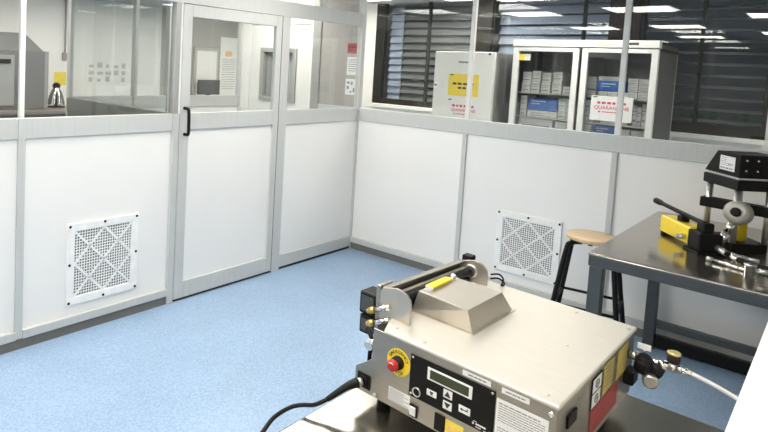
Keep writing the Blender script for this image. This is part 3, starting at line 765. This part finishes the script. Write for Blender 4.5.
# ------------------------------------------------------------------ white cabinet at the right
cb = thing('equipment_cabinet', (3.6, -3.3, TZ), 'plain cream-white equipment cabinet at the right edge of the front table', 'cabinet')
MB().box(3.122, 4.05, -3.86, -2.72, TZ+.02, 1.2).build('housing', 'cream', cb, .006, 3)
for x in (3.16, 3.98):
    for y in (-3.8, -2.78):
        MB().cyl((x, y, TZ), (x, y, TZ+.0195), .02).build('foot', 'black', cb)
MB().box(3.20, 3.97, -3.866, -3.861, TZ+.05, 1.17).build('door', 'enamel', cb, .002)

# ------------------------------------------------------------------ corridor: freezer
FY = .90
fz = thing('freezer', (.52, 1.22, 0), 'white upright freezer with yellow notice behind the back glass', 'freezer')
MB().box(.225, .822, FY+.055, 1.53, .06, 1.85).build('cabinet', 'ovenl', fz, .008)
MB().box(.225, .822, FY, FY+.047, .12, 1.85).build('door', 'enamel', fz, .008)
MB().box(.235, .812, FY+.0472, FY+.0548, .13, 1.84).build('door_seal', 'alud', fz)
MB().box(.24, .80, FY+.08, 1.5, 0, .06).build('plinth', 'black', fz)
MB().box(.475, .575, FY-.002, FY-.0003, 1.742, 1.758).build('badge', 'greyink', fz)
MB().box(.237, .277, FY-.012, FY-.0003, 1.49, 1.55).build('lock_plate', 'white', fz, .003)
MB().box(.247, .267, FY-.016, FY-.0125, 1.515, 1.530).build('keyhole', 'black', fz)
MB().lathe((.776, FY-.0003, 1.833), (0, -1, 0), [(.012, 0), (.012, .004)], 14).build('hinge_cap', 'black', fz)
def sign(name, x0, x1, z0, z1, y, m, label, cat, lines, ink):
    t = thing(name, ((x0+x1)/2, y, z0), label, cat)
    MB().box(x0, x1, y-.0012, y, z0, z1).build('sheet', m, t)
    b = MB()
    for kind, *a in lines:
        if kind == 't': glyphs(b, a[0], a[1], (a[2], y-.002, a[3]), X, Z)
        else: flat(b, (0, y-.002, 0), X, Z, a[0])
    b.build('print', ink, t)
    return t
c = .535
t = sign('notice', .385, .688, 1.431, 1.638, FY-.0008, 'ypaper', 'yellow notice with two dark text lines taped on the white freezer door', 'notice',
     [('b', wordbars(.43, .655, 1.535, .020, 5, .02, .05)), ('b', wordbars(.485, .60, 1.497, .018, 6, .02, .04)), ('b', [(.40, 1.622, .035, .010)])], 'ink')
t = sign('paper_sign', .385, .735, 1.24, 1.405, FY-.0008, 'paper', 'white paper sign with red QUARANTINE lettering on the freezer door', 'sign',
     [('b', wordbars(.44, .66, 1.325, .022, 15, .02, .03)), ('t', 'QUARANTINE', .038, .555, 1.283), ('b', [(.46, 1.252, .014, .014)]+wordbars(.49, .60, 1.254, .009, 4, .02, .03))], 'pinkink')
MB().box(.395, .430, FY-.0035, FY-.0022, 1.386, 1.396).build('corner_mark', 'ink', t)

# ------------------------------------------------------------------ corridor: glass-door fridge
fx0, fx1, fxm = .985, 2.105, 1.5465
fr = thing('glass_door_fridge', (1.545, 1.22, 0), 'tall white fridge with two glass doors full of cartons in the corridor', 'fridge')
b = MB()
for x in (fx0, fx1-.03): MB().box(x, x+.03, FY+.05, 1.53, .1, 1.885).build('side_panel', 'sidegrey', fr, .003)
b.box(fxm-.012, fxm+.012, FY+.05, 1.53, .1, 1.885)
b.box(fx0, fx1, 1.531, 1.55, .1, 1.885); b.box(fx0, fx1, FY+.05, 1.55, 0, .0995)
b.build('cabinet', 'enamel', fr, .003)
hd = MB().box(fx0-.002, fx1+.002, FY-.008, FY+.06, 1.9065, 1.966).build('header', 'enamel', fr, .006)
MB().box(fx0, fx1, FY+.0605, 1.55, 1.9065, 1.94).build('top_panel', 'sidegrey', fr, .003)
MB().box(fx0, fx1, FY+.05, 1.55, 1.8855, 1.906).build('top_gasket', 'black', fr)
MB().box(1.885, 1.965, FY-.011, FY-.0085, 1.930, 1.950).build('display', 'screen', hd)
MB().box(1.66, 1.80, FY-.010, FY-.0085, 1.925, 1.934).build('badge', 'gold', hd)
b = MB(); b.box(fx0+.031, fx1-.031, 1.515, 1.530, .11, 1.88); b.build('liner', 'fridgein', fr)
def fdoor(x0, x1, side):
    b = MB(); z0, z1, w = .12, 1.900, .046
    b.box(x0, x0+w, FY, FY+.045, z0, z1); b.box(x1-w, x1, FY, FY+.045, z0, z1)
    b.box(x0+w, x1-w, FY, FY+.045, z0, z0+.06); b.box(x0+w, x1-w, FY, FY+.045, z1-.034, z1)
    dd = b.build('door', 'enamel', fr, .004)
    MB().box(x0+w, x1-w, FY+.018, FY+.024, z0+.06, z1-.034).build('glass_pane', 'fglass', dd)
    hx = x1-.025 if side > 0 else x0+.025
    MB().box(hx-.008, hx+.008, FY-.022, FY-.0003, .72, 1.08).build('handle', 'alud', dd, .004)
fdoor(fx0+.004, fxm-.012, 1); fdoor(fxm+.012, fx1-.004, -1)
MB().box(fxm-.0115, fxm+.0115, FY+.02, FY+.048, .12, 1.89).build('door_gap', 'black', fr)
SZ = {'a': 1.508, 'b': 1.292, 'c': 1.07}
for x0, x1 in ((fx0+.031, fxm-.013), (fxm+.013, fx1-.031)):
    for z in SZ.values(): MB().box(x0, x1, 1.0, 1.51, z-.012, z).build('shelf', 'satin', fr)
t = thing('label_card', (1.086, FY+.01, 1.79), 'small yellow and white label card on the left fridge door glass', 'label')
MB().box(1.036, 1.087, FY+.0165, FY+.0178, 1.787, 1.842).build('yellow_half', 'ypaper', t)
t2 = MB().box(1.0872, 1.135, FY+.0165, FY+.0178, 1.787, 1.842).build('white_half', 'paper', t)
b = MB(); flat(b, (0, FY+.0162, 0), X, Z, wordbars(1.09, 1.13, 1.83, .004, 2, .01, .02)+wordbars(1.09, 1.13, 1.815, .004, 3, .01, .02)+wordbars(1.105, 1.13, 1.797, .005, 4, .01, .02)); b.build('print', 'greyink', t2)
t = sign('paper_sign', 1.653, 1.956, 1.320, 1.520, FY+.0175, 'paper', 'white paper sign with red QUARANTINE lettering on the right fridge door', 'sign',
     [('b', wordbars(1.70, 1.925, 1.455, .018, 25, .018, .03)), ('t', 'QUARANTINE', .040, 1.805, 1.412), ('b', [(1.712, 1.385, .014, .014)]+wordbars(1.74, 1.85, 1.387, .008, 8, .02, .03))], 'pinkink')
MB().box(1.668, 1.70, FY+.0148, FY+.0160, 1.505, 1.513).build('corner_mark', 'ink', t)
# contents
def carton(x0, x1, z0, z1, y0, label, group, m='carton', name='carton'):
    t = thing(name, ((x0+x1)/2, y0+.1, z0), label, 'carton', group)
    MB().box(x0, x1, y0, y0+.22, z0, z1).build('box', m, t, .003)
    w, h = x1-x0, z1-z0
    b = MB(); flat(b, (0, y0-.0006, 0), X, Z, [(x0+w*.1, z0+h*.66, w*.8, h*.06), (x0+w*.1, z0+h*.5, w*.5, h*.05), (x0+w*.1, z0+h*.2, w*.7, h*.10)])
    b.build('print', 'cartond', t)
Y0 = 1.04
ul = 'small grey carton on the upper shelf behind the left fridge door'; ulg = 'cartons on the upper left fridge shelf'
xs = [1.030, 1.112, 1.20, 1.295]; hs_ = [.085, .10, .092, .11]
for i in range(4):
    x0 = xs[i]; x1 = x0+.076
    carton(x0, x1, SZ['a'], SZ['a']+hs_[i], Y0, ul, ulg)
    carton(x0+.004, x1+.002, SZ['a']+hs_[i], 1.688+.012*(i % 2), Y0+.004, ul, ulg)
carton(1.385, 1.475, SZ['a'], SZ['a']+.065, Y0, 'low grey carton alone at the right end of the upper left fridge shelf', ulg)
ml, mlg = 'grey carton on the middle shelf behind the left fridge door', 'cartons on the middle left fridge shelf'
for x0, x1 in ((1.030, 1.085), (1.36, 1.42), (1.423, 1.48)):
    for k in range(2): carton(x0, x1, SZ['b']+.092*k, SZ['b']+.090+.092*k, Y0, ml, mlg)
carton(1.095, 1.35, SZ['b'], SZ['b']+.055, Y0+.004, 'wide grey carton under the blue pack behind the left fridge door', mlg)
def pack(x0, x1, z0, z1, y0, label):
    t = thing('blue_pack', ((x0+x1)/2, y0+.1, z0), label, 'pack', 'blue packs in the fridge')
    MB().box(x0, x1, y0, y0+.2, z0, z1).build('wrap', 'blue', t, .012, 3)
    b = MB(); flat(b, (0, y0-.0008, 0), X, Z, [(x0+.03, z1-.03, (x1-x0)*.5, .008), (x0+.03, z1-.05, (x1-x0)*.3, .006)]); b.build('print', 'carton', t)
pack(1.10, 1.345, SZ['b']+.056, SZ['b']+.165, Y0, 'blue pack on the middle shelf behind the left fridge door')
carton(1.025, 1.325, SZ['c'], 1.275, Y0, 'long white carton on the lowest visible left fridge shelf', 'white cartons low in the fridge', 'paper')
carton(1.345, 1.44, SZ['c'], 1.268, Y0, 'small white carton beside the long white one in the fridge', 'white cartons low in the fridge', 'paper')
ur, urg = 'small grey carton on the upper shelf behind the right fridge door', 'cartons on the upper right fridge shelf'
for i, (x0, x1) in enumerate(((1.575, 1.645), (1.88, 1.95), (1.955, 2.03))):
    for k in range(3): carton(x0, x1, SZ['a']+.055*k, SZ['a']+.052+.055*k, Y0, ur, urg)
for k in range(3): carton(1.66+.075*k, 1.73+.075*k, SZ['a'], SZ['a']+.045, Y0+.004, ur, urg)
pack(1.655, 1.865, SZ['a']+.046, SZ['a']+.135, Y0, 'blue pack on the upper shelf behind the right fridge door')
carton(1.66, 1.86, SZ['a']+.136, SZ['a']+.17, Y0+.004, 'flat grey carton on top of the upper right blue pack', urg)
mr, mrg = 'narrow grey carton on the middle shelf beside the QUARANTINE sign', 'cartons on the middle right fridge shelf'
for x in (1.578, 1.612, 1.93, 1.962, 1.995):
    carton(x, x+.030, SZ['b'], SZ['b']+.15+.02*((x*100) % 2), Y0, mr, mrg)
carton(1.70, 1.90, SZ['b'], SZ['b']+.12, Y0, 'grey carton hidden behind the QUARANTINE sheet in the fridge', mrg)
pack(1.645, 1.82, SZ['c'], 1.272, Y0, 'blue pack on the lowest visible right fridge shelf')
carton(1.575, 1.638, SZ['c'], 1.268, Y0, 'white carton left of the lowest blue pack in the fridge', 'white cartons low in the fridge', 'paper')
for k in range(2): carton(1.83+.10*k, 1.925+.10*k, SZ['c'], 1.255, Y0, 'grey carton right of the lowest blue pack in the fridge', 'grey cartons low in the fridge')

# ------------------------------------------------------------------ notices on the airlock end wall
def wallpaper(x0, x1, z0, z1, m, label, rows, ink='greyink', name='paper_notice'):
    return sign(name, x0, x1, z0, z1, -.0008, m, label, 'notice', rows, ink)
wallpaper(-.162, -.03, 1.775, 1.868, 'redp', 'dark red notice on the beige wall left of the room corner', [('b', wordbars(-.145, -.045, 1.83, .008, 1, .01, .03)), ('b', wordbars(-.145, -.045, 1.80, .008, 2, .01, .03))], 'ink', 'notice')
wallpaper(-.155, -.02, 1.58, 1.742, 'paper', 'white printed sheet below the dark red notice', [('b', [(-.14, 1.715-.02*i, .10-.02*(i % 2), .006) for i in range(6)])])
wallpaper(-.162, -.03, 1.40, 1.545, 'paper', 'lowest white sheet with dark pictograms near the room corner', [('b', [(-.145, 1.50, .03, .02), (-.10, 1.49, .02, .03), (-.145, 1.45, .022, .03), (-.075, 1.425, .018, .04), (-.11, 1.42, .02, .015)])])

# ------------------------------------------------------------------ back room
bt = thing('back_bench', (-4.1, -2.4, 0), 'brown-grey worktop along the far white wall behind the left glass', 'workbench')
MB().box(-4.49, -3.75, -4.8, -.02, .91, .95).build('worktop', 'btop', bt, .004)
MB().box(-4.45, -3.85, -4.75, -.06, .1, .91).build('base_cabinet', 'oven', bt)
MB().box(-4.43, -3.9, -4.7, -.1, 0, .1).build('plinth', 'black', bt)
ov = thing('lab_oven', (-4.15, -1.45, .95), 'grey box oven under a tapered extraction hood behind left glass', 'oven')
MB().box(-4.42, -3.98, -1.85, -1.07, .9505, 1.66).build('body', 'oven', ov, .005)
MB().box(-4.42, -4.06, -1.068, -.985, .9505, 1.66).build('side_unit', 'ovenl', ov, .005)
MB().box(-3.979, -3.962, -1.83, -1.45, 1.0, 1.60).build('door', 'ovenl', ov, .004)
MB().box(-3.961, -3.94, -1.80, -1.50, 1.50, 1.55).build('handle', 'black', ov, .004)
MB().loft([[(-4.42, -1.80, 1.6605), (-3.99, -1.80, 1.6605), (-3.99, -1.09, 1.6605), (-4.42, -1.09, 1.6605)], [(-4.30, -1.50, 1.87), (-4.10, -1.50, 1.87), (-4.10, -1.28, 1.87), (-4.30, -1.28, 1.87)]], smooth=False).build('hood', 'oven', ov)
cd = thing('cable_conduit', (-4.48, -.56, 1.6), 'thin grey conduit with switch box on the far white wall', 'conduit')
MB().cyl((-4.485, -.56, 1.66), (-4.485, -.56, CEIL-.001), .011).build('pipe', 'conduit', cd)
MB().box(-4.499, -4.46, -.60, -.52, 1.56, 1.66).build('switch_box', 'conduit', cd, .005)
t = thing('paper_notice', (-4.498, -.6, 1.2), 'small yellow sheet on the white wall above the far worktop', 'notice')
MB().box(-4.501, -4.497, -.70, -.53, 1.215, 1.395).build('sheet', 'ypaper', t)
sd = thing('glassware_stand', (-4.2, -.81, .95), 'conical dark stand of metal tools on far worktop below yellow sheet', 'stand')
MB().lathe((-4.2, -.81, .9505), Z, [(.11, 0), (.11, .012), (.02, .015), (.012, .28), (.01, .30)], 20).build('stem', 'black', sd)
for k in range(9):
    a = k*2*math.pi/9
    p = V((-4.2+.02*math.cos(a), -.81+.02*math.sin(a), 1.21)); e = V((-4.2+.10*math.cos(a), -.81+.10*math.sin(a), .985))
    MB().tube([p, p.lerp(e, .5)+V((.012*math.cos(a), .012*math.sin(a), .01)), e], .013, 8).build('tool', 'oven' if k % 2 else 'chrome', sd)
MB().sphere((-4.2, -.81, 1.225), .05, 12, 0, (1, 1, .9)).build('cap', 'black', sd)
mo = thing('monitor', (-4.3, 1.84, .95), 'dark computer monitor in the back room seen through the sliding door', 'monitor')
MB().box(-4.36, -4.31, 1.62, 2.06, 1.10, 1.335).build('screen_housing', 'screen', mo, .008)
MB().box(-4.37, -4.33, 1.81, 1.87, .965, 1.0995).build('stem', 'black', mo)
MB().box(-4.43, -4.24, 1.72, 1.96, .9505, .965).build('foot', 'black', mo, .003)
dk = thing('desk', (-4.1, 2.0, 0), 'pale desk carrying the monitor in the back room', 'desk')
MB().box(-4.49, -3.7, 1.2, 3.0, .915, .95).build('top', 'wallw', dk, .003)
for y in (1.25, 2.92):
    MB().box(-4.4, -3.75, y, y+.03, 0, .9145).build('side_panel', 'grey', dk)
t = thing('paper_notice', (-4.498, 2.38, 1.1), 'tall white paper strip with orange square seen through the sliding door', 'notice')
MB().box(-4.501, -4.497, 2.20, 2.60, 1.06, 1.56).build('sheet', 'paper', t)
MB().box(-4.501, -4.497, 2.20, 2.60, 1.5605, 2.05).build('sheet', 'paper', t)
MB().box(-4.4968, -4.496, 2.31, 2.46, 1.73, 1.82).build('orange_square', 'orange', t)
b = MB()
for i in range(6): flat(b, (-4.4964, 0, 0), Y, Z, wordbars(2.25, 2.55, 1.68-.03*i, .008, i, .02, .06))
for i in range(9): flat(b, (-4.4964, 0, 0), Y, Z, wordbars(2.25, 2.55, 1.50-.04*i, .008, i+20, .02, .06))
b.build('print', 'greyink', t)
t = thing('poster', (-4.498, .12, 1.28), 'faint grey wall chart of small prints behind the left glass', 'poster')  # reflection of papers in the glass, built as flat patches on the wall
MB().box(-4.501, -4.497, -.25, .48, 1.25, 1.57).build('sheet', 'wallw', t)
b = MB(); r = random.Random(7)
for i in range(5):
    for j in range(3):
        if r.random() < .8: flat(b, (-4.4964, 0, 0), Y, Z, [(-.2+.13*i, 1.27+.1*j, .10*r.uniform(.5, 1), .08*r.uniform(.5, 1))])
b.build('print', 'faint', t)
cbd = thing('wall_cupboard', (-4.3, 1.75, 0), 'tall pale grey cupboard behind the monitor in the back room', 'cupboard')
MB().box(-4.499, -4.45, 1.62, 2.12, .951, 1.85).build('carcass', 'grey', cbd, .004)
MB().box(-4.449, -4.44, 1.66, 2.08, 1.0, 1.80).build('door', 'wallw', cbd, .003)

# ------------------------------------------------------------------ world, camera, view
w = bpy.data.worlds.new('night'); SC.world = w; w.use_nodes = True
w.node_tree.nodes['Background'].inputs['Color'].default_value = (.016, .017, .019, 1)
w.node_tree.nodes['Background'].inputs['Strength'].default_value = 1.
f_px, ppx, ppy, yaw, pit, rol = 600.53, 272.98, 107.92, .77016, .07374, .04891
fw = V((-math.sin(yaw)*math.cos(pit), math.cos(yaw)*math.cos(pit), -math.sin(pit)))
rt = V((math.cos(yaw), math.sin(yaw), 0)); up = rt.cross(fw)
r2 = rt*math.cos(rol)+up*math.sin(rol); u2 = -rt*math.sin(rol)+up*math.cos(rol)
cam = bpy.data.cameras.new('camera'); co = bpy.data.objects.new('camera', cam); COL.objects.link(co)
mw = Matrix((r2, u2, -fw)).transposed().to_4x4(); mw.translation = V((3.2097, -4.4172, 1.65)); co.matrix_world = mw
cam.sensor_fit = 'HORIZONTAL'; cam.sensor_width = 36; cam.lens = f_px*36/768
cam.shift_x = (384-ppx)/768; cam.shift_y = -(216-ppy)/768
cam.clip_start = .02; cam.clip_end = 60
SC.camera = co
vs = SC.view_settings
SC.display_settings.display_device = 'sRGB'
vs.view_transform = 'Standard'; vs.look = 'None'; vs.gamma = 1; vs.exposure = 0.26; vs.use_curve_mapping = False
